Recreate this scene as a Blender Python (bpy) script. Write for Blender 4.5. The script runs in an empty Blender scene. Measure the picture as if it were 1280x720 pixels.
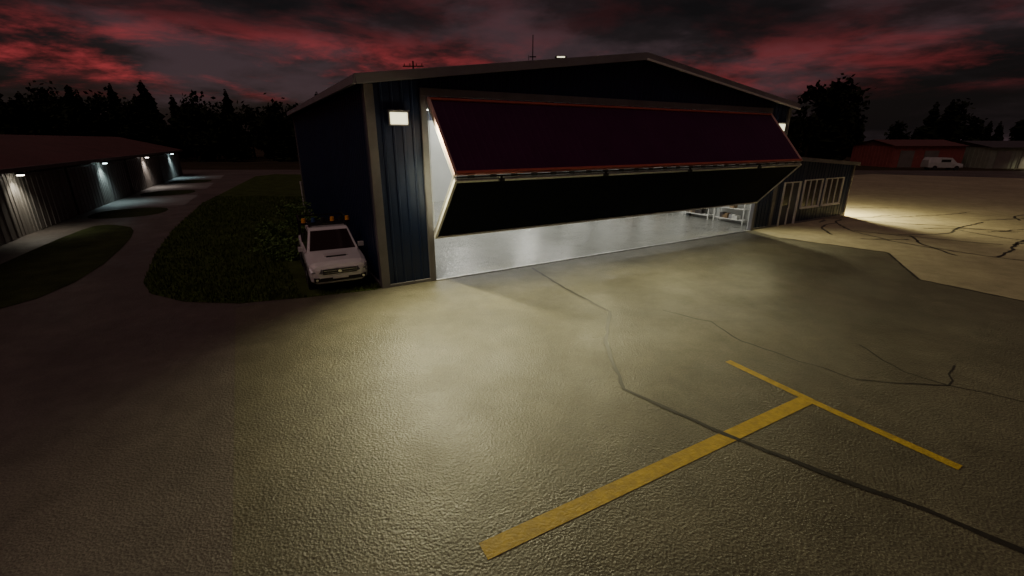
import bpy, math, random
from mathutils import Vector, Matrix
R = random.Random(7)
sc = bpy.context.scene
col = sc.collection

# ---------------------------------------------------------------- helpers
def new_obj(name, data=None, parent=None, loc=(0,0,0), rotz=0):
    o = bpy.data.objects.new(name, data)
    o.location = loc
    o.rotation_euler = (0,0,rotz)
    col.objects.link(o)
    if parent: o.parent = parent
    return o

class MB:
    def __init__(s): s.v=[]; s.f=[]; s.m=[]
    def face(s, pts, m=0):
        n=len(s.v); s.v += [tuple(p) for p in pts]; s.f.append(tuple(range(n,n+len(pts)))); s.m.append(m)
    def box(s,x0,x1,y0,y1,z0,z1,m=0):
        n=len(s.v)
        s.v += [(x0,y0,z0),(x1,y0,z0),(x1,y1,z0),(x0,y1,z0),(x0,y0,z1),(x1,y0,z1),(x1,y1,z1),(x0,y1,z1)]
        for f in ((0,3,2,1),(4,5,6,7),(0,1,5,4),(1,2,6,5),(2,3,7,6),(3,0,4,7)):
            s.f.append(tuple(n+i for i in f)); s.m.append(m)
    def beam(s,p,q,w,h=None,m=0,up=(0,0,1)):
        h=h or w; p=Vector(p); q=Vector(q); d=(q-p).normalized(); up=Vector(up)
        if abs(d.dot(up))>.98: up=Vector((0,1,0))
        a=d.cross(up).normalized()*w/2; b=a.cross(d).normalized()*h/2
        n=len(s.v)
        for c in (p,q):
            for sx,sy in ((-1,-1),(1,-1),(1,1),(-1,1)): s.v.append(tuple(c+a*sx+b*sy))
        for f in ((0,1,2,3),(7,6,5,4),(0,4,5,1),(1,5,6,2),(2,6,7,3),(3,7,4,0)):
            s.f.append(tuple(n+i for i in f)); s.m.append(m)
    def tube(s,p,q,r0,r1=None,seg=10,m=0,cap=True):
        r1=r0 if r1 is None else r1
        p=Vector(p); q=Vector(q); d=(q-p).normalized(); up=Vector((0,0,1)) if abs(d.z)<.95 else Vector((0,1,0))
        a=d.cross(up).normalized(); b=a.cross(d).normalized(); n=len(s.v)
        for c,r in ((p,r0),(q,r1)):
            for i in range(seg):
                t=2*math.pi*i/seg; s.v.append(tuple(c+a*math.cos(t)*r+b*math.sin(t)*r))
        for i in range(seg):
            j=(i+1)%seg; s.f.append((n+i,n+j,n+seg+j,n+seg+i)); s.m.append(m)
        if cap:
            s.f.append(tuple(n+i for i in reversed(range(seg)))); s.m.append(m)
            s.f.append(tuple(n+seg+i for i in range(seg))); s.m.append(m)
    def corr(s,O,U,L,V,N,pitch=.3,depth=.028,m=0,top=None):
        """ribbed sheet: O origin, U unit dir, length L, V up vector, N outward; top(t)-> height scale"""
        O=Vector(O);U=Vector(U);V=Vector(V);N=Vector(N)
        ts=[(0,0)]; k=0
        while True:
            b=k*pitch+.06
            if b+.12>L: break
            ts += [(b,0),(b+.02,depth),(b+.07,depth),(b+.09,0)]; k+=1
        ts.append((L,0))
        for (t0,d0),(t1,d1) in zip(ts,ts[1:]):
            v0=V*(top(t0) if top else 1); v1=V*(top(t1) if top else 1)
            a=O+U*t0+N*d0; b=O+U*t1+N*d1
            s.face([a,b,b+v1,a+v0],m)
    def loft(s,rings,m=0,cap=True,closed=True):
        n=len(s.v); k=len(rings[0])
        for r in rings: s.v += [tuple(p) for p in r]
        for i in range(len(rings)-1):
            for j in range(k if closed else k-1):
                jj=(j+1)%k
                s.f.append((n+i*k+j,n+i*k+jj,n+(i+1)*k+jj,n+(i+1)*k+j)); s.m.append(m)
        if cap:
            s.f.append(tuple(n+j for j in reversed(range(k)))); s.m.append(m)
            s.f.append(tuple(n+(len(rings)-1)*k+j for j in range(k))); s.m.append(m)
    def obj(s,name,mats,parent=None,bevel=0,smooth=False,loc=(0,0,0),rotz=0):
        me=bpy.data.meshes.new(name); me.from_pydata(s.v,[],s.f); 
        for m in (mats if isinstance(mats,list) else [mats]): me.materials.append(m)
        me.polygons.foreach_set('material_index',s.m)
        if smooth: me.polygons.foreach_set('use_smooth',[True]*len(s.f))
        me.update()
        o=new_obj(name,me,parent,loc,rotz)
        if bevel:
            b=o.modifiers.new('Bevel','BEVEL'); b.width=bevel; b.segments=2; b.limit_method='ANGLE'
        return o

def mat(name,c,rough=.6,metal=0,var=.15,vs=1.5,bs=0,bstr=.3,bd=.01,spec=.5,dirt=None,emit=None,estr=0,coat=0):
    m=bpy.data.materials.new(name); m.use_nodes=True; nt=m.node_tree; N=nt.nodes; Lk=nt.links
    b=N['Principled BSDF']
    b.inputs['Roughness'].default_value=rough; b.inputs['Metallic'].default_value=metal
    b.inputs['Specular IOR Level'].default_value=spec
    if coat: b.inputs['Coat Weight'].default_value=coat; b.inputs['Coat Roughness'].default_value=.08
    tc=N.new('ShaderNodeTexCoord')
    if var:
        no=N.new('ShaderNodeTexNoise'); no.inputs['Scale'].default_value=vs; no.inputs['Detail'].default_value=6; no.inputs['Roughness'].default_value=.65
        Lk.new(tc.outputs['Object'],no.inputs['Vector'])
        r=N.new('ShaderNodeValToRGB'); r.color_ramp.elements[0].position=.3; r.color_ramp.elements[1].position=.72
        d=dirt or tuple(x*(1-var) for x in c); l=tuple(min(1,x*(1+var)) for x in c)
        r.color_ramp.elements[0].color=(*d,1); r.color_ramp.elements[1].color=(*l,1)
        Lk.new(no.outputs['Fac'],r.inputs['Fac']); Lk.new(r.outputs['Color'],b.inputs['Base Color'])
    else: b.inputs['Base Color'].default_value=(*c,1)
    if bs:
        n2=N.new('ShaderNodeTexNoise'); n2.inputs['Scale'].default_value=bs; n2.inputs['Detail'].default_value=4
        Lk.new(tc.outputs['Object'],n2.inputs['Vector'])
        bp=N.new('ShaderNodeBump'); bp.inputs['Strength'].default_value=bstr; bp.inputs['Distance'].default_value=bd
        Lk.new(n2.outputs['Fac'],bp.inputs['Height']); Lk.new(bp.outputs['Normal'],b.inputs['Normal'])
    if emit:
        b.inputs['Emission Color'].default_value=(*emit,1); b.inputs['Emission Strength'].default_value=estr
    return m

def pavement(name,c,fine=.3,patch=.2,bscale=20,bd=.012,rough=.62,rv=.15,spec=.5,stain=.3,bstr=.8):
    m=bpy.data.materials.new(name); m.use_nodes=True; nt=m.node_tree; N=nt.nodes; Lk=nt.links
    b=N['Principled BSDF']; b.inputs['Specular IOR Level'].default_value=spec
    tc=N.new('ShaderNodeTexCoord')
    def noise(s,d=5,r=.6,dist=0):
        n=N.new('ShaderNodeTexNoise'); n.inputs['Scale'].default_value=s; n.inputs['Detail'].default_value=d
        n.inputs['Roughness'].default_value=r; n.inputs['Distortion'].default_value=dist
        Lk.new(tc.outputs['Object'],n.inputs['Vector']); return n.outputs['Fac']
    def mr(x,a,bb,lo=.3,hi=.7):
        n=N.new('ShaderNodeMapRange'); n.inputs['From Min'].default_value=lo; n.inputs['From Max'].default_value=hi
        n.inputs['To Min'].default_value=a; n.inputs['To Max'].default_value=bb; Lk.new(x,n.inputs['Value']); return n.outputs['Result']
    def mul(a,b_):
        n=N.new('ShaderNodeMath'); n.operation='MULTIPLY'; Lk.new(a,n.inputs[0]); Lk.new(b_,n.inputs[1]); return n.outputs[0]
    big=mr(noise(.22,6,.6,.6),1-patch,1+patch)
    mid=mr(noise(1.7,6,.7,.3),1-stain*.4,1+stain*.4)
    fn=mr(noise(bscale*2.2,3,.7),1-fine,1+fine)
    f=mul(mul(big,mid),fn)
    mx=N.new('ShaderNodeVectorMath'); mx.operation='SCALE'; mx.inputs[0].default_value=c; Lk.new(f,mx.inputs['Scale'])
    Lk.new(mx.outputs[0],b.inputs['Base Color'])
    Lk.new(mr(noise(.5,5),rough-rv,rough+rv),b.inputs['Roughness'])
    vo=N.new('ShaderNodeTexVoronoi'); vo.inputs['Scale'].default_value=bscale*1.5; Lk.new(tc.outputs['Object'],vo.inputs['Vector'])
    ad=N.new('ShaderNodeMath'); ad.operation='MULTIPLY_ADD'; Lk.new(vo.outputs['Distance'],ad.inputs[0]); ad.inputs[1].default_value=.6; Lk.new(noise(bscale,4,.6),ad.inputs[2])
    bp=N.new('ShaderNodeBump'); bp.inputs['Strength'].default_value=bstr; bp.inputs['Distance'].default_value=bd
    Lk.new(ad.outputs[0],bp.inputs['Height']); Lk.new(bp.outputs['Normal'],b.inputs['Normal'])
    return m

# ---------------------------------------------------------------- materials
M_apron=pavement('apron_asphalt',(.112,.104,.074),bd=.013,fine=.4,rough=.46,rv=.12,patch=.25,stain=.5)
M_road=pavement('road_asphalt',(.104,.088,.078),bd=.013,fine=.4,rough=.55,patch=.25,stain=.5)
M_conc=pavement('concrete',(.32,.28,.18),fine=.12,patch=.15,bscale=9,bd=.005,rough=.75,stain=.5)
M_pad=pavement('pad_concrete',(.2,.19,.18),fine=.15,bscale=9,bd=.006,rough=.7)
M_floor=pavement('polished_floor',(.26,.26,.24),fine=.05,patch=.12,bscale=9,bd=.010,rough=.15,rv=.06,bstr=.8)
M_grass=mat('grass',(.060,.085,.024),.95,var=.45,vs=.9,bs=22,bstr=1,bd=.06,spec=.1)
M_grass2=mat('island_grass',(.040,.052,.018),.95,var=.45,vs=.9,bs=22,bstr=1,bd=.06,spec=.1)
M_blade=mat('grass_blades',(.075,.12,.028),.9,var=.5,vs=2,spec=.15)
M_ground=mat('soil_grass',(.045,.036,.022),.95,var=.4,vs=.08,bs=4,bstr=.8,bd=.1,spec=.1)
M_tar=mat('crack_sealant',(.022,.02,.018),.5,var=.3,vs=6)
M_yellow=mat('yellow_paint',(.43,.295,.02),.6,var=.15,vs=7,bs=26,bstr=.8,bd=.012,dirt=(.27,.19,.03))
M_navy=mat('navy_cladding',(.007,.018,.062),.45,.1,var=.2,vs=.7,bs=2,bstr=.1)
M_trim=mat('grey_trim',(.17,.16,.17),.5,.2,var=.2,vs=1.2)
M_fascia=mat('fascia_trim',(.26,.25,.27),.45,.2,var=.15,vs=1.2)
M_roof=mat('roof_sheet',(.10,.095,.10),.45,.4,var=.2,vs=.6)
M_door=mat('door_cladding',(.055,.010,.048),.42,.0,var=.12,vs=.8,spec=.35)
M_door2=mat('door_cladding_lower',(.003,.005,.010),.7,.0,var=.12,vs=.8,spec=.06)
M_redglow=mat('red_glow_trim',(.50,.12,.08),.4,.2,var=.2,vs=3)  # red sky glow caught by the door edges, put into the base colour
M_steel=mat('galvanised_steel',(.55,.54,.52),.35,.6,var=.2,vs=5)
M_liner=mat('white_liner',(.60,.61,.60),.55,var=.08,vs=.8)
M_white=mat('white_paint',(.72,.71,.68),.5,var=.1,vs=2)
M_glass=mat('dark_glass',(.02,.022,.026),.08,0,var=0,spec=.8)
M_lampw=mat('lamp_lens',(.9,.9,.85),.4,var=0,emit=(1,.95,.60),estr=2.0)
M_tube=mat('tube_lens',(.9,.9,.9),.4,var=0,emit=(1,1,.93),estr=14)
M_dark=mat('dark_metal',(.03,.03,.032),.5,.4,var=.2)
M_rubber=mat('rubber',(.018,.018,.018),.85,var=.2,vs=6)

# ---------------------------------------------------------------- camera
cam=bpy.data.cameras.new('camera'); cam.sensor_width=36; cam.lens=15.72; cam.clip_end=4000; cam.clip_start=.05
co=new_obj('camera',cam,loc=(0,0,4.5)); co.rotation_euler=(math.radians(90-18.3),0,0); sc.camera=co

# ---------------------------------------------------------------- world
w=bpy.data.worlds.new('World'); sc.world=w; w.use_nodes=True
nt=w.node_tree; N=nt.nodes; Lk=nt.links; bg=N['Background']
tc=N.new('ShaderNodeTexCoord'); sp=N.new('ShaderNodeSeparateXYZ'); Lk.new(tc.outputs['Generated'],sp.inputs[0])
def mth(op,a,b=None,c=None):
    n=N.new('ShaderNodeMath'); n.operation=op
    for i,x in enumerate((a,b,c)):
        if x is None: continue
        if isinstance(x,(int,float)): n.inputs[i].default_value=x
        else: Lk.new(x,n.inputs[i])
    return n.outputs[0]
zz=mth('MAXIMUM',sp.outputs['Z'],0)
den=mth('ADD',zz,.22)
cx=mth('DIVIDE',sp.outputs['X'],den); cy=mth('DIVIDE',sp.outputs['Y'],den)
cmb=N.new('ShaderNodeCombineXYZ'); Lk.new(cx,cmb.inputs[0]); Lk.new(cy,cmb.inputs[1]); Lk.new(mth('MULTIPLY',zz,6),cmb.inputs[2])
def wn(s,d,off,r=.6,dist=.3):
    mp=N.new('ShaderNodeMapping'); mp.inputs['Location'].default_value=off; Lk.new(cmb.outputs[0],mp.inputs[0])
    n=N.new('ShaderNodeTexNoise'); n.inputs['Scale'].default_value=s; n.inputs['Detail'].default_value=d; n.inputs['Roughness'].default_value=r; n.inputs['Distortion'].default_value=dist
    Lk.new(mp.outputs[0],n.inputs['Vector']); return n.outputs['Fac']
def wmr(x,lo,hi,a=0,b=1):
    n=N.new('ShaderNodeMapRange'); n.interpolation_type='SMOOTHSTEP'
    n.inputs['From Min'].default_value=lo; n.inputs['From Max'].default_value=hi; n.inputs['To Min'].default_value=a; n.inputs['To Max'].default_value=b
    Lk.new(x,n.inputs['Value']); return n.outputs['Result']
n1=wn(.75,10,(3.1,1.7,0),r=.56,dist=.1); n2=wn(1.1,9,(9.4,2.2,4),r=.62); n3=wn(3.0,8,(1.4,5.2,2),r=.6)
cloud=wmr(n1,.40,.66)
r=N.new('ShaderNodeValToRGB'); cr=r.color_ramp
cr.elements[0].position=0; cr.elements[0].color=(.0065,.0055,.0058,1)
cr.elements[1].position=1; cr.elements[1].color=(.050,.031,.036,1)
e=cr.elements.new(.5); e.color=(.016,.0115,.0125,1)
Lk.new(cloud,r.inputs['Fac'])
# low glow is strongest towards the left (west) of the view, fainter elsewhere
az=wmr(sp.outputs['X'],-.45,.15,1,.35)
redm=mth('MULTIPLY',wmr(n2,.43,.60),wmr(sp.outputs['Z'],.06,.10))
redm=mth('MULTIPLY',redm,wmr(sp.outputs['Z'],.13,.20,1,.14))
redm=mth('MULTIPLY',redm,wmr(n3,.36,.60,.12,1))
redm=mth('MULTIPLY',redm,az)
mix=N.new('ShaderNodeMix'); mix.data_type='RGBA'
Lk.new(redm,mix.inputs[0]); Lk.new(r.outputs['Color'],mix.inputs[6]); mix.inputs[7].default_value=(.33,.036,.042,1)
sky=N.new('ShaderNodeTexSky'); sky.sky_type='NISHITA'; sky.sun_disc=False; sky.sun_elevation=math.radians(-4); sky.sun_rotation=math.radians(-20)
sv=N.new('ShaderNodeVectorMath'); sv.operation='SCALE'; Lk.new(sky.outputs[0],sv.inputs[0]); sv.inputs['Scale'].default_value=.02
ad=N.new('ShaderNodeVectorMath'); ad.operation='ADD'; Lk.new(mix.outputs[2],ad.inputs[0]); Lk.new(sv.outputs[0],ad.inputs[1])
Lk.new(ad.outputs[0],bg.inputs['Color']); bg.inputs['Strength'].default_value=1

s=bpy.data.lights.new('sun','SUN'); s.energy=.42; s.angle=math.radians(40); s.color=(1,.70,.64)
so=new_obj('sun',s,loc=(0,0,60)); so.rotation_euler=(math.radians(25),math.radians(-20),0)

def lamp(kind,name,parent,loc,target,power,color,size=.2,spot=120,blend=.6,sx=1,sy=.3):
    l=bpy.data.lights.new(name,kind); l.energy=power; l.color=color
    if kind=='SPOT': l.spot_size=math.radians(spot); l.spot_blend=blend; l.shadow_soft_size=size
    if kind=='AREA': l.shape='RECTANGLE'; l.size=sx; l.size_y=sy
    if kind=='POINT': l.shadow_soft_size=size
    o=new_obj(name,l,parent,loc)
    d=Vector(target)-Vector(loc); o.rotation_euler=d.to_track_quat('-Z','Y').to_euler()
    return o

# ---------------------------------------------------------------- hangar frame
HX,HY,HA=-4.1,13.6,math.radians(30.2)
def Lc(s,v): return (HX+math.cos(HA)*s-math.sin(HA)*v, HY+math.sin(HA)*s+math.cos(HA)*v)

def sheet(name,pts,z,m,parent=None):
    b=MB(); b.face([(x,y,z) for x,y in pts]); return b.obj(name,m,parent)
def smoothpoly(pts,it=2):
    for _ in range(it):
        q=[]
        for i in range(len(pts)):
            a=pts[i]; b=pts[(i+1)%len(pts)]
            q += [(a[0]*.75+b[0]*.25,a[1]*.75+b[1]*.25),(a[0]*.25+b[0]*.75,a[1]*.25+b[1]*.75)]
        pts=q
    return pts

sheet('ground',[(-1500,-300),(1500,-300),(1500,2500),(-1500,2500)],0,M_ground)
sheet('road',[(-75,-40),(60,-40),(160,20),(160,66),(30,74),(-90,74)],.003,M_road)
sheet('apron',[Lc(-4.1,-45),Lc(75,-45),Lc(75,30),Lc(40,42),Lc(20,22),Lc(20,.3),Lc(-4.1,.3)],.006,M_apron)
sheet('concrete_apron',[(12.6,23.35),(13.0,21.3),(15.8,18.3),(13.8,14.5),(15.03,12.33),(22,0),(70,8),(85,45),(50,64),(18,50),(12,36)],.009,M_conc)

# grass verge beside the hangar
edge=[(-33.5,60),(-23.1,33.6),(-18.0,23.6),(-14.9,18.2),(-13.2,15.6),(-12.2,14.1),(-11.1,13.0),(-9.6,12.3),(-7.9,12.15),(-6.1,12.7),(-4.3,13.42)]
verge=edge+[Lc(.2,.2),Lc(.2,19.5),Lc(24,19.5),Lc(26,36),(-33,64)]
sheet('grass_verge',verge,.015,M_grass)
# islands in front of the hangar row
dR=Vector((-.454,.891)); nR=Vector((.891,.454)); P0=Vector((-24.3,22.2))
def Rw(t,o): p=P0+dR*t+nR*o; return (p.x,p.y)
sheet('grass_island',smoothpoly([Rw(-14,1.6),Rw(1.0,1.8),Rw(1.9,2.8),Rw(-1,4.8),Rw(-14,5.4)],2),.015,M_grass2)
for t in (6.5,19.5,32.5):
    sheet('grass_island',smoothpoly([Rw(t-2.4,.7),Rw(t+2.2,.7),Rw(t+2.4,4.6),Rw(t-2.2,4.6)],2),.015,M_grass2)
for t in (0,13,26,39):
    if t: sheet('concrete_pad',[Rw(t-3.6,.05),Rw(t+3.6,.05),Rw(t+3.6,5.2),Rw(t-3.6,5.2)],.008,M_pad)

# yellow T marking
def strip(b,p,q,wd,z,jit=0,n=1,m=0):
    p=Vector(p);q=Vector(q);d=(q-p).normalized();a=Vector((-d.y,d.x))*wd/2
    b.face([(*(p-a),z),(*(q-a),z),(*(q+a),z),(*(p+a),z)],m)
b=MB()
strip(b,(-.33,3.93),(5.38,7.10),.25,.012)
strip(b,(4.62,8.60),(5.27,7.37),.17,.012); strip(b,(5.27,7.37),(5.55,6.84),.17,.0125); strip(b,(5.55,6.84),(6.47,5.31),.17,.012)
b.obj('taxiway_marking',M_yellow)

def crack(name,lines,wd,z,m=M_tar,wig=.05):
    b=MB()
    for ln in lines:
        pts=[Vector(ln[0])]
        for a,c in zip(ln,ln[1:]):
            a=Vector(a);c=Vector(c); n=max(2,int((c-a).length/.25))
            nn=Vector((-(c-a).y,(c-a).x)).normalized()
            for i in range(1,n+1):
                pts.append(a.lerp(c,i/n)+(nn*R.uniform(-wig,wig) if i<n else Vector((0,0))))
        prev=None
        for i,p in enumerate(pts):
            d=(pts[min(i+1,len(pts)-1)]-pts[max(i-1,0)]).normalized(); a=Vector((-d.y,d.x))*wd*R.uniform(.35,.65)
            cur=((p.x-a.x,p.y-a.y,z),(p.x+a.x,p.y+a.y,z))
            if prev: b.face([prev[0],cur[0],cur[1],prev[1]])
            prev=cur
    return b.obj(name,m)
crack('pavement_crack',[[(.74,15.96),(1.61,13.77),(2.69,11.49),(2.47,10.65),(2.18,9.46),(2.13,7.46),(2.7,6.85),(3.64,5.9),(4.58,5.08),(5.29,4.55),(5.89,3.93),(6.8,3.0)]],.085,.0135,wig=.025)
crack('pavement_crack',[[(8.03,9.4),(8.01,8.14),(8.42,7.6),(9.25,7.03),(10.5,6.4)],[(9.3,8.41),(8.42,7.6)],[(6.0,8.8),(6.8,7.82),(8.42,7.6)],[(5.2,10.8),(5.4,9.6),(6.0,8.8)],[(4.2,11.6),(5.2,10.8)]],.035,.0095,wig=.05)
ls=[]
RC=random.Random(21)
for k in range(24):
    x=RC.uniform(17,33);y=RC.uniform(17,31); a=RC.uniform(-.5,1.2)+RC.choice((0,3.14)); ln=[(x,y)]; tr=RC.uniform(-.25,.25)
    for i in range(RC.randint(5,11)):
        a+=tr+RC.uniform(-.25,.25); x+=math.cos(a)*1.1; y+=math.sin(a)*1.1
        if y<34-1.0*x+1 or x<16: break
        ln.append((x,y))
    if len(ln)>2: ls.append(ln)
crack('concrete_crack',ls,.11,.0125,wig=.06)
crack('concrete_joint',[[(15.8,18.3),(13.8,14.5),(15.03,12.33),(18,7)],[(13.0,21.3),(15.8,18.3)]],.08,.0135,wig=.02)

# ---------------------------------------------------------------- hangar
H=new_obj('aircraft_hangar',loc=(HX,HY,0),rotz=HA)
W,D,E,PK=20.9,19.4,6.1,7.47
def rz(x): return E+(PK-E)*(1-abs(x-W/2)/(W/2))
X0,X1,OT=1.75,19.12,5.7
b=MB()
b.corr((.0,0,.05),(1,0,0),X0-.13,(0,0,1),(0,-1,0),top=lambda t:OT-.05)
b.corr((X1+.13,0,.05),(1,0,0),W-X1-.13,(0,0,1),(0,-1,0),top=lambda t:OT-.05)
b.corr((0,0,OT),(1,0,0),W,(0,0,1),(0,-1,0),top=lambda t:rz(t)-OT)
b.obj('front_wall',M_navy,H)
b=MB()
b.corr((0,D,.05),(0,-1,0),D,(0,0,E-.05),(-1,0,0))
b.corr((W,0,.05),(0,1,0),D,(0,0,E-.05),(1,0,0))
b.corr((W,D,.05),(-1,0,0),W,(0,0,1),(0,1,0),top=lambda t:rz(W-t)-.05)
b.obj('side_wall',M_navy,H)
b=MB()
for xa,xb in ((-.3,W/2),(W+.3,W/2)):
    za=E-.04
    U=Vector((0,1,0)); V=Vector((xb-xa,0,PK-za)); Nn=Vector((-(PK-za)*(1 if xb>xa else -1),0,abs(xb-xa))).normalized()
    b.corr((xa,-.25,za+.12),U,D+.5,V,Nn,pitch=.45,depth=.04)
b.obj('roof',M_roof,H)
b=MB()
for xa in (-.3,W+.3):
    b.beam((xa,-.24,E-.02),(W/2,-.24,PK+.02),.1,.26)
    b.beam((xa,D+.24,E-.02),(W/2,D+.24,PK+.02),.1,.26)
    b.beam((xa,-.2,E-.03),(xa,D+.2,E-.03),.12,.22)
b.obj('fascia',M_fascia,H,bevel=.008)
b=MB(); b.beam((W+.32,-.31,E-.13),(W/2,-.31,PK-.09),.05,.07)
b.obj('gable_flashing',M_white,H)
b=MB()
for x in (0,W):
    sx=1 if x==0 else -1
    b.box(min(x-.06*sx,x+.2*sx),max(x-.06*sx,x+.2*sx),-.06,.0,0,E-.1)
    b.box(min(x-.06*sx,x-.0),max(x-.06*sx,x),.0,.2,0,E-.1)
    b.box(min(x-.06*sx,x),max(x-.06*sx,x),D-.2,D+.06,0,E-.1)
b.box(X0-.2,X0,-.09,.1,0,OT+.05); b.box(X1,X1+.2,-.09,.1,0,OT+.05)
b.box(X0-.2,X1+.2,-.092,.1,OT+.05,OT+.27)
b.box(.2,X0-.2,-.07,.0,0,.1); b.box(X1+.2,W-.2,-.07,.0,0,.1)
b.box(-.065,0,.2,D-.2,0,.12)
b.obj('wall_trim',M_trim,H,bevel=.006)
b=MB(); b.box(.1,W-.1,0,D-.1,-.1,.022); b.obj('floor_slab',M_floor,H)
b=MB(); b.box(X0,X1,-.12,-.004,-.02,.03); b.obj('threshold',M_steel,H)
# interior liner
b=MB()
b.box(.1,.18,.15,D-.2,.022,E-.25); b.box(W-.18,W-.1,.15,D-.2,.022,E-.25); b.box(.18,W-.18,D-.2,D-.12,.022,E-.25)
b.box(.18,X0-.05,.1,.18,.022,OT+.1); b.box(X1+.05,W-.18,.1,.18,.022,OT+.1); b.box(.18,W-.18,.1,.18,OT+.27,E-.02)
b.face([(.1,.1,E-.2),(W/2,.1,PK-.25),(W/2,D-.1,PK-.25),(.1,D-.1,E-.2)]); b.face([(W-.1,.1,E-.2),(W/2,.1,PK-.25),(W/2,D-.1,PK-.25),(W-.1,D-.1,E-.2)])
b.obj('interior_liner',M_liner,H)
b=MB()
for y in (.6,5,9.6,14.2,18.8):
    for x in (.35,W-.35): b.box(x-.12,x+.12,y-.1,y+.1,.022,E-.4)
    b.beam((.35,y,E-.5),(W/2,y,PK-.5),.16,.35); b.beam((W-.35,y,E-.5),(W/2,y,PK-.5),.16,.35)
for z in (1.3,2.6,3.9,5.1):
    for x in (.24,W-.24): b.box(x-.05,x+.05,.75,D-.3,z-.04,z+.04)
b.obj('steel_frame',mat('grey_steel',(.10,.11,.12),.5,.3),H)
# ceiling lights
for y in (3.2,8.4,13.4,17.6):
    for x in (4.2,10.4,16.7):
        zc=rz(x)-.75
        b=MB(); b.box(x-.9,x+.9,y-.16,y+.16,zc,zc+.08,0)
        b.box(x-.86,x+.86,y-.12,y-.03,zc-.03,zc-.001,1); b.box(x-.86,x+.86,y+.03,y+.12,zc-.03,zc-.001,1)
        b.tube((x-.7,y,zc+.08),(x-.7,y,zc+.55),.01,seg=6); b.tube((x+.7,y,zc+.08),(x+.7,y,zc+.55),.01,seg=6)
        b.obj('ceiling_lamp',[M_white,M_tube],H)
        lamp('AREA','tube_light',H,(x,y,zc-.06),(x,y,0),95 if y<15 else 170,(1,.98,.87),sx=1.7,sy=.25)
# things along the right interior wall
b=MB()
for y0 in (1.0,3.2,6.2):
    for yy in (y0,y0+1.8):
        for xx in (W-.9,W-.42): b.box(xx-.025,xx+.025,yy-.025,yy+.025,.022,2.1)
    for z in (.25,.85,1.45,2.05): b.box(W-.93,W-.39,y0-.03,y0+1.83,z,z+.04)
b.obj('storage_rack',M_white,H,bevel=.004)
b=MB()
for i in range(34):
    y=R.choice((1.0,3.2,6.2))+R.uniform(.1,1.45); z=R.choice((.29,.89,1.49)); h=R.uniform(.15,.42); wd=R.uniform(.15,.35)
    b.box(W-.85,W-.45-R.uniform(0,.1),y,y+wd,z,z+h,R.randint(0,3))
b.obj('stored_boxes',[mat('cardboard',(.3,.2,.11),.8),mat('grey_plastic',(.3,.3,.32),.4),M_white,mat('dark_crate',(.06,.05,.05),.6)],H,bevel=.01)
b=MB(); b.box(W-1.1,W-.35,9,11.2,.82,.88); b.box(W-1.05,W-.4,9.05,9.8,.1,.82,1); b.box(W-1.05,W-.4,10.4,11.15,.1,.82,1); b.box(W-1.0,W-.5,9.2,9.7,.88,1.2,1)
b.obj('workbench',[mat('bench_wood',(.25,.15,.07),.6),mat('cabinet_brown',(.12,.06,.04),.4)],H,bevel=.01)
# bifold door
OA,ZA=.10,5.66; OM,ZM=1.95,3.56; OB,ZB=.10,1.5
def panel(name,y0,z0,y1,z1,m,mlo,mhi,side,inner):
    """lower edge (y0,z0) to upper edge (y1,z1)"""
    b=MB(); V=Vector((0,y1-y0,z1-z0)); Nn=Vector((1,0,0)).cross(V).normalized()
    if Nn.y>0: Nn=-Nn
    xa,xb=X0+.03,X1-.03
    b.corr(Vector((xa,y0,z0))+Nn*.05,(1,0,0),xb-xa,V,Nn,pitch=.3,depth=.003,m=0)
    b.face([Vector((xa,y0,z0))-Nn*.02,Vector((xb,y0,z0))-Nn*.02,Vector((xb,y1,z1))-Nn*.02,Vector((xa,y1,z1))-Nn*.02],3)
    for t,mi in ((0,1),(1,5)):
        c=Vector((0,y0,z0))+V*(.018+.964*t); 
        b.beam(Vector((xa-.03,0,0))+c+Nn*.04,Vector((xb+.03,0,0))+c+Nn*.04,.08,.1,m=mi,up=Nn)
    for x in (xa,xb):
        p=Vector((x,y0,z0))+Nn*.04; b.beam(p,p+V,.08,.1,m=2,up=Nn)
    for t in (.33,.66):
        c=Vector((0,y0,z0))+V*t-Nn*.08; b.beam(Vector((xa,0,0))+c,Vector((xb,0,0))+c,.08,m=4,up=Nn)
    n=8
    for i in range(n+1):
        x=xa+(xb-xa)*i/n; p=Vector((x,y0,z0))-Nn*.08; b.beam(p,p+V,.07,m=4,up=Nn)
    return b.obj(name,[m,mlo,side,inner,M_steel,mhi],H)
panel('bifold_door_upper_panel',-OM,ZM,-OA,ZA,M_door,M_redglow,M_redglow,mat('pale_glow_trim',(.6,.38,.33),.4,.1),M_liner)  # edge beams carry the red glow in their colour, paler at the sides
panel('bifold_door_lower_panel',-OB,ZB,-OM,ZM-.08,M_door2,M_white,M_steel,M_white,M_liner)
b=MB()
b.tube((X0+.05,-OM-.03,ZM-.04),(X1-.05,-OM-.03,ZM-.04),.025,seg=8)
for i in range(24):
    x=X0+.5+i*(X1-X0-1)/23; b.tube((x-.1,-OM-.03,ZM-.04),(x+.1,-OM-.03,ZM-.04),.04,seg=8)
b.obj('door_hinges',M_dark,H)
b=MB()
for x in (X0+.02,X1-.02): b.tube((x,-.12,OT),(x,-.12,ZB),.012,seg=6)
b.obj('door_cables',M_steel,H)
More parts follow.
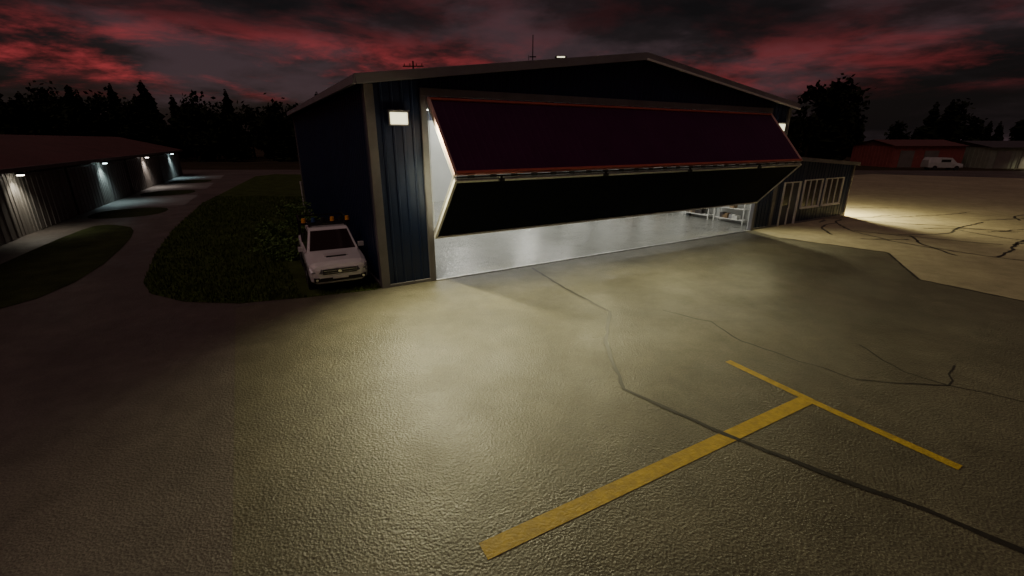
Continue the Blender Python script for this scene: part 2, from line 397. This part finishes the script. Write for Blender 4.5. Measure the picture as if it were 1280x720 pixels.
# wall packs
YEL=(1,.93,.54)
def wallpack(x,parent,z=5.1,y=0,fin=True):
    b=MB(); b.box(x-.29,x+.29,y-.14,y-.03,z-.20,z+.20,0); b.box(x-.25,x+.25,y-.18,y-.141,z-.16,z+.16,1); b.box(x-.31,x+.31,y-.22,y-.03,z+.201,z+.23,0)
    b.obj('wall_lamp',[M_trim,M_lampw],parent)
wallpack(.85,H); wallpack(W-.75,H)
lamp('SPOT','flood_light',H,(.85,-.42,5.0),(2.5,-6.5,0),2500,YEL,size=.15,spot=135,blend=.8)
lamp('SPOT','flood_light',H,(W-.75,-.42,5.0),(16,-7,0),800,YEL,size=.15,spot=150,blend=.7)
# added flood lamps under the folded door edge, put in to brighten the apron
b=MB()
for x,pw in ((3.2,800),(7.2,720),(11.4,430),(15.8,270)):
    b.box(x-.09,x+.09,-2.09,-2.02,ZM-.20,ZM-.12,0); b.box(x-.02,x+.02,-2.08,-2.0,ZM-.12,ZM-.04,0)
    lamp('SPOT','flood_light',H,(x,-2.16,ZM-.30),(x-.5,-5.4,0),pw*.75,YEL,size=.25,spot=155,blend=.7)
b.obj('added_door_floods',[M_dark],H)

# ---------------------------------------------------------------- office
O=new_obj('office_building',loc=(HX,HY,0),rotz=HA)
oa,ob=W+.02,28.75
def oz(x): return 3.65-(x-oa)*.5/(ob-oa)
b=MB(); hol=[(21.65,23.15,0,2.3),(23.6,25.4,.85,2.35),(25.85,27.75,.85,2.35)]
xs=[oa,21.65,23.15,23.6,25.4,25.85,27.75,ob]
for a,c in zip(xs,xs[1:]):
    h=[q for q in hol if abs(q[0]-a)<1e-3]
    if h:
        q=h[0]
        if q[2]>0: b.corr((a,0,.02),(1,0,0),c-a,(0,0,q[2]-.02),(0,-1,0),pitch=.3)
        b.corr((a,0,q[3]),(1,0,0),c-a,(0,0,1),(0,-1,0),pitch=.3,top=lambda t,a=a,q=q:oz(a+t)-q[3])
    else: b.corr((a,0,.02),(1,0,0),c-a,(0,0,1),(0,-1,0),pitch=.3,top=lambda t,a=a:oz(a+t)-.02)
b.corr((ob,0,.02),(0,1,0),9,(0,0,oz(ob)-.02),(1,0,0)); b.corr((ob,9,.02),(-1,0,0),ob-oa,(0,0,1),(0,1,0),top=lambda t:oz(ob-t)-.02)
b.obj('walls',M_navy,O)
b=MB(); b.corr((oa,-.2,oz(oa)+.06),(0,1,0),9.4,(ob+.2-oa,0,-.51),(0,0,1),pitch=.4); b.obj('roof',M_roof,O)
b=MB()
b.beam((oa,-.2,oz(oa)),(ob+.2,-.2,oz(ob)-.01),.06,.2); b.beam((ob+.2,-.2,oz(ob)-.01),(ob+.2,9.2,oz(ob)-.01),.06,.2)
b.box(ob-.12,ob+.05,-.06,-.001,0,oz(ob)-.12); b.box(ob,ob+.05,0,.15,0,oz(ob)-.12); b.box(oa+.06,21.5,-.06,-.001,0,.1); b.box(23.3,ob-.12,-.06,-.001,0,.1)
b.obj('trim',M_trim,O)
b=MB()
for x0,x1,z0,z1 in hol:
    f=.055
    b.box(x0-f,x0+.02,-.07,.06,z0,z1+f); b.box(x1-.02,x1+f,-.07,.06,z0,z1+f); b.box(x0+.02,x1-.02,-.07,.06,z1-.0,z1+f)
    if z0>0: b.box(x0-f,x1+f,-.10,.06,z0-f,z0)
    n=2
    for i in range(1,n+1 if z0>0 else 2):
        x=x0+(x1-x0)*i/(n+1 if z0>0 else 2); b.box(x-.02,x+.02,-.05,.05,z0,z1)
    if z0>0: b.box(x0+.02,x1-.02,-.04,.04,z0,z0+.05)
b.obj('window_frames',mat('window_frame_paint',(.62,.61,.58),.5,var=.1),O,bevel=.004)
b=MB()
for x0,x1,z0,z1 in hol[1:]: b.box(x0,x1,.0,.02,z0,z1)
b.box(21.72,22.36,.0,.02,1.1,2.15,0)
b.obj('window_glass',M_glass,O)
b=MB(); b.box(21.68,22.38,.025,.06,.02,2.29); b.box(22.43,23.12,.025,.06,.02,2.29); b.box(22.3,22.34,-.03,.02,.95,1.1)
b.obj('office_door',mat('door_paint',(.06,.07,.09),.5),O)
b=MB(); b.box(ob+.05,ob+.2,.8,1.3,2.5,2.75,0); b.box(ob+.1,ob+.3,.85,1.25,2.46,2.499,1); b.obj('wall_lamp',[M_trim,M_lampw],O)
lamp('SPOT','flood_light',O,(ob+.45,.6,2.9),(ob+4,-2.5,0),3400,(1,.89,.48),size=.12,spot=160,blend=.5)
sheet('slab',[(oa,0),(ob,0),(ob,9),(oa,9)],.02,M_conc,O)

# ---------------------------------------------------------------- hangar row (left)
RA=math.atan2(dR.y,dR.x)
G=new_obj('hangar_row',loc=(P0.x,P0.y,0),rotz=RA)
M_row=mat('beige_cladding',(.24,.22,.20),.6,var=.2,vs=.8)
M_rowroof=mat('red_roof_sheet',(.11,.035,.035),.6,var=.25,vs=.5)
M_rowdoor=mat('sliding_door',(.17,.155,.145),.6,var=.2,vs=1)
b=MB(); b.corr((-20,0,0),(1,0,0),66,(0,0,3.3),(0,-1,0),pitch=.35)
b.corr((46,0,0),(0,1,0),12,(0,0,1),(1,0,0),top=lambda t:3.3+1.5*(1-abs(t-6)/6)); b.corr((46,12,0),(-1,0,0),66,(0,0,3.3),(0,1,0)); b.corr((-20,12,0),(0,-1,0),12,(0,0,1),(-1,0,0),top=lambda t:3.3+1.5*(1-abs(t-6)/6))
b.obj('walls',M_row,G)
b=MB(); b.corr((-20.4,-.5,3.22),(1,0,0),66.8,(0,6.5,1.65),(0,-.2,1),pitch=.5,depth=.04); b.corr((46.4,12.5,3.22),(-1,0,0),66.8,(0,-6.5,1.65),(0,.2,1),pitch=.5,depth=.04)
b.obj('roof',M_rowroof,G)
b=MB(); b.box(-20.4,46.4,-.55,-.46,3.05,3.25)
b.obj('fascia',mat('row_fascia',(.2,.17,.17),.6),G)
b=MB()
for t in (-13,0,13,26,39):
    b.corr((t+1.2,-.08,.03),(1,0,0),5.0,(0,0,2.75),(0,-1,0),pitch=.6,depth=.03); b.corr((t-6.2,-.08,.03),(1,0,0),5.0,(0,0,2.75),(0,-1,0),pitch=.6,depth=.03)
    b.box(t-6.3,t-1.1,-.13,-.03,2.79,2.9); b.box(t+1.1,t+6.3,-.13,-.03,2.79,2.9)
b.obj('sliding_doors',M_rowdoor,G)
cols=[(1,.93,.75),(.68,.96,1),(1,.88,.8),(.62,.92,1)]
for i,t in enumerate((0,13,26,39)):
    b=MB(); b.beam((t,-.03,3.0),(t,-.42,3.02),.05,m=0); b.tube((t,-.42,3.08),(t,-.42,2.9),.07,.2,seg=14,m=0,cap=False); b.tube((t,-.42,2.97),(t,-.42,2.86),.11,.14,seg=12,m=1)
    ml=mat('lamp_lens_row',(.9,.9,.9),.4,var=0,emit=cols[i],estr=22)
    b.obj('wall_lamp',[M_dark,ml],G)
    lamp('SPOT','down_light',G,(t,-.45,2.82),(t,-.35,0),[200,230,290,360][i],cols[i],size=.07,spot=125,blend=.9)

# ---------------------------------------------------------------- pickup truck
T=new_obj('pickup_truck',loc=(*Lc(-1.22,.25),.0),rotz=HA-math.radians(2.5)); T.scale=(.95,.95,.95)
M_car=mat('white_car_paint',(.75,.75,.74),.3,0,var=.06,vs=2,coat=.6)
def ring(y,w,zb,zs,zt):
    h=[(w*.80,zb),(w*.97,zb+.10),(w,zb+.28),(w*.995,zs-.05),(w*.955,zs),(w*.82,zt-.015),(w*.45,zt+.012)]
    return [(x,y,z) for x,z in h]+[(-x,y,z) for x,z in reversed(h)]
b=MB()
b.loft([ring(.0,.66,.42,.78,.84),ring(.07,.80,.34,.86,.93),ring(.25,.90,.30,.94,1.02),ring(.8,.93,.32,1.0,1.08),ring(1.35,.93,.34,1.04,1.14),ring(3.3,.93,.34,1.06,1.12)])
b.loft([ring(3.34,.92,.40,1.06,1.10),ring(4.9,.92,.42,1.06,1.10),ring(5.25,.90,.46,1.05,1.09)])
b.obj('body',M_car,T,bevel=.015,smooth=False)
b=MB()
bot=[(-.84,1.30,1.10),(.84,1.30,1.10),(.86,3.32,1.10),(-.86,3.32,1.10)]
top=[(-.66,2.05,1.75),(.66,2.05,1.75),(.68,3.10,1.77),(-.68,3.10,1.77)]
mid=[(-.62,2.17,1.80),(.62,2.17,1.80),(.63,3.0,1.81),(-.63,3.0,1.81)]
b.loft([bot,top,mid]); b.obj('cab',M_car,T,bevel=.03)
def quad_on(b,P,u0,u1,v0,v1,off,m=0):
    A,B,C,Dd=[Vector(p) for p in P]
    def pt(u,v): return (A.lerp(B,u)).lerp(Dd.lerp(C,u),v)
    n=(B-A).cross(Dd-A).normalized()*off
    b.face([pt(u0,v0)+n,pt(u1,v0)+n,pt(u1,v1)+n,pt(u0,v1)+n],m)
b=MB()
quad_on(b,(bot[0],bot[1],top[1],top[0]),.05,.95,.08,.95,.012)
quad_on(b,(bot[1],bot[2],top[2],top[1]),.07,.49,.1,.9,.012); quad_on(b,(bot[1],bot[2],top[2],top[1]),.53,.93,.1,.9,.012)
quad_on(b,(bot[3],bot[0],top[0],top[3]),.07,.47,.1,.9,.012); quad_on(b,(bot[3],bot[0],top[0],top[3]),.51,.93,.1,.9,.012)
quad_on(b,(bot[2],bot[3],top[3],top[2]),.1,.9,.15,.9,.012)
b.obj('windows',mat('windscreen_glass',(.028,.016,.017),.1,var=0,spec=.9),T)  # red of the reflected sky is tinted into the glass colour
b=MB()
b.box(-.52,.52,-.03,.06,.66,.82,0); b.box(-.50,.50,-.045,-.031,.765,.785,1); b.box(-.50,.50,-.045,-.031,.70,.715,1)
b.box(-.62,.62,-.012,.08,.42,.54,0); b.box(-.24,.24,-.035,-.013,.50,.60,2)
b.tube((0,-.05,.742),(0,-.03,.742),.06,seg=14,m=1)
b.box(-.36,.36,.62,.98,1.055,1.125,3); b.box(-.31,.31,.60,.619,1.07,1.115,0)
for sx in (-1,1):
    b.box(min(sx*.88,sx*1.08),max(sx*.88,sx*1.08),1.62,1.72,1.12,1.28,3)
    b.box(min(sx*.93,sx*.96),max(sx*.93,sx*.96),1.15,4.9,.30,.36,0)
    b.box(min(sx*.62,sx*.80),max(sx*.62,sx*.80),-.0,.14,.42,.56,0); b.tube((sx*.71,-.015,.49),(sx*.71,.02,.49),.045,seg=12,m=1)
    b.box(min(sx*.925,sx*.94),max(sx*.925,sx*.94),1.33,3.3,.72,.74,0)
    b.box(min(sx*.925,sx*.935),max(sx*.925,sx*.935),2.34,2.355,.4,1.05,0)
b.box(-.80,.80,3.45,5.15,1.101,1.13,0)
b.box(-.85,.85,5.25,5.36,.45,.6,1)
b.obj('grille_and_trim',[M_rubber,mat('chrome',(.7,.7,.7),.15,.9,var=0),mat('number_plate',(.7,.7,.65),.5,var=.05),M_car],T,bevel=.006)
b=MB()
for sx in (-1,1):
    P=[(sx*.53,-.035,.69),(sx*.86,.08,.73),(sx*.90,.20,.87),(sx*.53,-.01,.83)]
    Q=[(x*.99,y+.14,z) for x,y,z in P]; b.loft([P,Q])
b.obj('headlamps',mat('headlamp_glass',(.20,.21,.22),.08,.3,var=0,spec=.9),T)
b=MB()
for sx in (-1,1):
    for y in (.95,4.15):
        b.tube((sx*.72,y,.38),(sx*.955,y,.38),.385,seg=28,m=0); b.tube((sx*.95,y,.38),(sx*.965,y,.38),.23,seg=20,m=1)
        for k in range(6):
            a=k*math.pi/3; b.beam((sx*.97,y,.38),(sx*.97,y+math.cos(a)*.22,.38+math.sin(a)*.22),.03,.05,m=2)
        prev=None
        for k in range(13):
            a=math.pi*k/12; p=Vector((sx*.94,y+math.cos(a)*.44,.40+math.sin(a)*.43))
            if prev: b.beam(prev,p,.06,.05,m=0,up=(sx,0,0))
            prev=p
b.obj('wheels',[M_rubber,mat('alloy',(.45,.45,.45),.3,.7,var=0),M_dark],T)
b=MB()
b.box(-.62,.62,2.35,2.41,1.86,1.90,0); b.box(-.62,.62,2.85,2.91,1.86,1.90,0)
for sx in (-.6,.6):
    b.box(sx-.02,sx+.02,2.3,2.95,1.87,1.91,0); b.box(sx-.02,sx+.02,2.36,2.4,1.79,1.87,0); b.box(sx-.02,sx+.02,2.86,2.9,1.79,1.87,0)
for sx in (-.84,.84):
    for y in (3.5,5.0): b.beam((sx,y,1.08),(sx,y,1.86),.05,m=0)
    b.beam((sx,3.45,1.88),(sx,5.05,1.88),.05,m=0)
for y in (3.5,5.0): b.beam((-.86,y,1.84),(.86,y,1.84),.05,m=0)
b.box(-.80,.80,2.52,2.68,1.865,1.899,0)
for x,m in ((-.74,1),(-.42,2),(-.1,0),(.22,1),(.5,0),(.74,1)):
    b.tube((x,2.6,1.90),(x,2.6,1.94),.085,seg=14,m=0); b.tube((x,2.6,1.941),(x,2.6,2.09),.085,.065,seg=14,m=m)
b.obj('beacon_rack',[M_dark,mat('orange_beacon',(.95,.42,.05),.3,var=0),mat('blue_beacon',(.04,.10,.25),.3,var=0)],T)

# ---------------------------------------------------------------- vegetation
def pip(x,y,poly):
    c=False;j=len(poly)-1
    for i in range(len(poly)):
        xi,yi=poly[i];xj,yj=poly[j]
        if (yi>y)!=(yj>y) and x<(xj-xi)*(y-yi)/(yj-yi)+xi: c=not c
        j=i
    return c
b=MB(); cnt=0
while cnt<24000:
    y=12+ (R.random()**1.6)*26; x=R.uniform(-28,-3)
    if not pip(x,y,verge): continue
    if pip(x,y,[Lc(-2.4,.3),Lc(-.2,.3),Lc(-.2,6),Lc(-2.4,6)]): continue
    cnt+=1
    if pip(x,y,[Lc(0,0),Lc(21,0),Lc(21,20),Lc(0,20)]): continue
    h=R.uniform(.05,.16); a=R.uniform(0,6.28); w_=R.uniform(.012,.03); dx=math.cos(a)*w_;dy=math.sin(a)*w_
    b.face([(x-dx,y-dy,.015),(x+dx,y+dy,.015),(x+R.uniform(-.05,.05),y+R.uniform(-.05,.05),.015+h)])
b.obj('grass',M_blade)
M_leaf=mat('shrub_leaves',(.11,.20,.05),.7,var=.5,vs=1.2,spec=.3)
def shrub(name,cs,n):
    b=MB()
    for (s,v,rad,h) in cs:
        x0,y0=Lc(s,v)
        for k in range(5):
            a=R.uniform(0,6.28); b.tube((x0,y0,0),(x0+math.cos(a)*rad*.6,y0+math.sin(a)*rad*.6,h*R.uniform(.5,.9)),.02,.006,seg=5,m=1)
        cl=[(x0+R.gauss(0,rad*.45),y0+R.gauss(0,rad*.45),h*R.uniform(.15,.95),R.uniform(.15,.38)) for _ in range(16)]
        for i in range(n):
            c=R.choice(cl); p=Vector((c[0]+R.gauss(0,c[3]*.6),c[1]+R.gauss(0,c[3]*.6),max(.03,c[2]+R.gauss(0,c[3]*.5))))
            u=Vector((R.gauss(0,1),R.gauss(0,1),R.gauss(0,.6))).normalized(); t=u.cross(Vector((R.gauss(0,1),R.gauss(0,1),R.gauss(0,1)))).normalized()
            l=R.uniform(.05,.13); ww=l*.35
            b.face([p-u*l,p+t*ww,p+u*l,p-t*ww])
    return b.obj(name,[M_leaf,mat('twig',(.06,.045,.03),.9)])
shrub('shrub',[(-2.4,5.6,.5,.6),(-2.8,7.0,.6,.6),(-1.4,7.6,.7,1.3)],450)
shrub('shrub',[(-2.5,9.6,.7,.8),(-1.2,10.4,.8,1.5)],500)
shrub('shrub',[(-1.3,13.4,.8,1.3)],500)
b=MB(); x,y=Lc(-.8,12.5); b.tube((x,y,0),(x,y,2.3),.04,seg=8); b.tube((x,y,2.3),(x,y,2.45),.055,seg=8); b.obj('marker_post',M_white)

M_fol=mat('conifer_foliage',(.022,.03,.016),.9,var=.5,vs=.4,spec=.1)
M_bark=mat('bark',(.05,.035,.025),.9,var=.3,vs=3)
def conifer(b,x,y,h,r,dens=1.0):
    lean=R.uniform(-.02,.02)*h
    b.tube((x,y,0),(x+lean,y,h*.97),h*.014+.05,.02,seg=6,m=1,cap=False)
    base=h*R.uniform(.06,.2); lev=int(h*1.9*dens); tw=R.uniform(.6,.95)
    for i in range(lev):
        t=i/(lev-1); z=base+(h-base)*t; rr=r*(1-t)**tw*R.uniform(.65,1.2)+.3
        nb=R.randint(5,8)
        a0=R.uniform(0,6.28)
        for k in range(nb):
            a=a0+k*6.28/nb+R.uniform(-.3,.3); L=rr*R.uniform(.6,1.2); dz=-L*R.uniform(-.05,.4)
            c=Vector((x+lean*z/h,y,z)); d=Vector((math.cos(a),math.sin(a),0)); s_=Vector((-d.y,d.x,0)); tip=c+d*L+Vector((0,0,dz))
            w1=L*.3+.12
            m1=c.lerp(tip,.55)
            b.face([c,m1+s_*w1+Vector((0,0,-.12*L)),tip,m1-s_*w1+Vector((0,0,-.12*L))])
            b.face([c+Vector((0,0,.25)),m1+Vector((0,0,.25*L+.1)),tip,m1-Vector((0,0,.4*L+.15))])
def broad(b,x,y,h,r):
    b.tube((x,y,0),(x,y,h*.6),h*.02+.08,.06,seg=6,m=1,cap=False)
    cl=[]
    for k in range(18):
        z=h*R.uniform(.25,.93); q=r*(1-abs(z/h-.5)*1.2); a=R.uniform(0,6.28); q*=R.uniform(.1,1)
        c=Vector((x+math.cos(a)*q,y+math.sin(a)*q,z)); cl.append((c,r*R.uniform(.3,.5))); b.tube((x,y,h*.3),c,.07,.02,seg=4,m=1,cap=False)
    for c,q in cl:
        for i in range(42):
            p=c+Vector((R.gauss(0,1),R.gauss(0,1),R.gauss(0,.8)))*q*.55
            u=Vector((R.gauss(0,1),R.gauss(0,1),R.gauss(0,1))).normalized(); t=u.cross(Vector((R.gauss(0,1),R.gauss(0,1),1))).normalized()
            l=R.uniform(.35,.75); b.face([p-u*l,p+t*l*.6,p+u*l,p-t*l*.6])
b=MB()
for row,(Y,hm) in enumerate(((104,11.5),(114,14),(126,16))):
    x=-175
    while x<8:
        h=hm*R.uniform(.7,1.12)+ (2.0 if x<-85 else 0)
        (conifer(b,x,Y+R.uniform(-4,4),h,h*.22) if R.random()<.4 else broad(b,x,Y+R.uniform(-4,4),h*.9,h*.28))
        x+=R.uniform(2.8,5)
b.obj('distant_trees',[M_fol,M_bark])
b=MB()
x=8
while x<240:
    h=R.uniform(8,11.5)
    (conifer(b,x,150+R.uniform(-6,10),h,h*.2) if R.random()<.4 else broad(b,x,150+R.uniform(-6,10),h*.9,h*.3))
    x+=R.uniform(3.5,6)
for cx_,n_,h_,yy in ((62,7,14.5,98),(70,5,16,98),(101,6,13.5,112),(113,3,11,110),(138,9,14.5,116),(150,6,14.5,118)):
    for i in range(n_):
        h=h_*R.uniform(.72,1.1); X=cx_+R.gauss(0,3.4); (conifer if R.random()<.5 else broad)(b,X,yy+R.uniform(-5,5),h,h*.25)
b.obj('distant_trees',[M_fol,M_bark])

# ---------------------------------------------------------------- far objects
def shed(name,x0,x1,y0,y1,h,m,rm):
    P=new_obj(name); b=MB(); b.corr((x0,y0,0),(1,0,0),x1-x0,(0,0,h),(0,-1,0),pitch=.8,depth=.05)
    b.corr((x0,y1,0),(0,-1,0),y1-y0,(0,0,h),(-1,0,0),pitch=.8,depth=.05); b.corr((x1,y0,0),(0,1,0),y1-y0,(0,0,h),(1,0,0),pitch=.8,depth=.05); b.corr((x1,y1,0),(-1,0,0),x1-x0,(0,0,h),(0,1,0),pitch=.8)
    b.obj('walls',m,P)
    b=MB(); ym=(y0+y1)/2
    n=[(x0-.3,y0-.4,h-.05),(x1+.3,y0-.4,h-.05),(x1+.3,ym,h+1),(x0-.3,ym,h+1)]; b.face(n)
    b.face([(x0-.3,ym,h+1),(x1+.3,ym,h+1),(x1+.3,y1+.4,h-.05),(x0-.3,y1+.4,h-.05)]); b.face([(x0,y0,h-.05),(x0,ym,h+.95),(x0,y1,h-.05)]); b.face([(x1,y0,h-.05),(x1,y1,h-.05),(x1,ym,h+.95)])
    b.obj('roof',rm,P)
    b=MB(); k=x0+1
    while k+2.6<x1: b.box(k,k+2.4,y0-.1,y0-.06,.02,min(h-.5,2.8)); k+=4.2
    b.obj('doors',M_rowdoor,P); return P
shed('red_shed',65.5,77.5,80,90,3.6,mat('red_cladding',(.26,.075,.07),.6),mat('rust_roof',(.13,.05,.05),.7))
g=shed('grey_shed',79,97,77,88,3.4,mat('grey_cladding',(.22,.24,.2),.6),M_roof)
b=MB(); b.box(87.6,88.2,76.75,76.9,2.9,3.1); b.obj('wall_lamp',M_lampw,g)
lamp('SPOT','flood_light',g,(87.9,75.9,3),(88,76.6,0),1500,(1,.92,.55),size=.1,spot=150)
V=new_obj('parked_van',loc=(71,73.5,0),rotz=math.radians(80))
b=MB()
def vr(y,w,zb,zt): return [(-w,y,zb),(w,y,zb),(w,y,zt*.6),(w*.85,y,zt),(-w*.85,y,zt),(-w,y,zt*.6)]
b.loft([vr(0,.85,.4,.95),vr(.9,.92,.35,1.1),vr(1.7,.92,.35,1.85),vr(4.6,.92,.35,1.9),vr(4.9,.9,.4,1.5)]); b.obj('body',mat('van_paint',(.4,.4,.4),.4),V,bevel=.04)
b=MB()
for sx in (-1,1):
    for y in (.9,3.9): b.tube((sx*.7,y,.34),(sx*.94,y,.34),.34,seg=16)
    b.box(min(sx*.925,sx*.9),max(sx*.925,sx*.9),1.9,3.2,1.2,1.6)
b.obj('wheels',M_rubber,V)
b=MB(); b.tube((-12.4,62,0),(-12.4,62,13.9),.16,.1,seg=10); b.beam((-13.7,62,13.3),(-11.1,62,13.3),.12); 
for x in (-13.5,-12.8,-12,-11.3): b.tube((x,62,13.36),(x,62,13.62),.05,seg=6)
b.obj('utility_pole',M_bark)
b=MB(); b.tube((2.5,60,0),(2.5,60,16.4),.12,.05,seg=8); b.box(2.1,2.9,59.9,60.1,14.0,14.1); b.tube((2.0,60,12.6),(2.0,60,14.2),.03,seg=6); b.obj('antenna_mast',M_dark)
b=MB(); b.tube((5.1,52,0),(5.1,52,12.65),.1,.06,seg=8,m=0); b.box(4.5,5.7,51.8,52.2,12.65,12.8,0); b.box(4.7,5.5,51.7,51.799,12.67,12.77,1); b.obj('street_lamp',[M_dark,M_lampw])
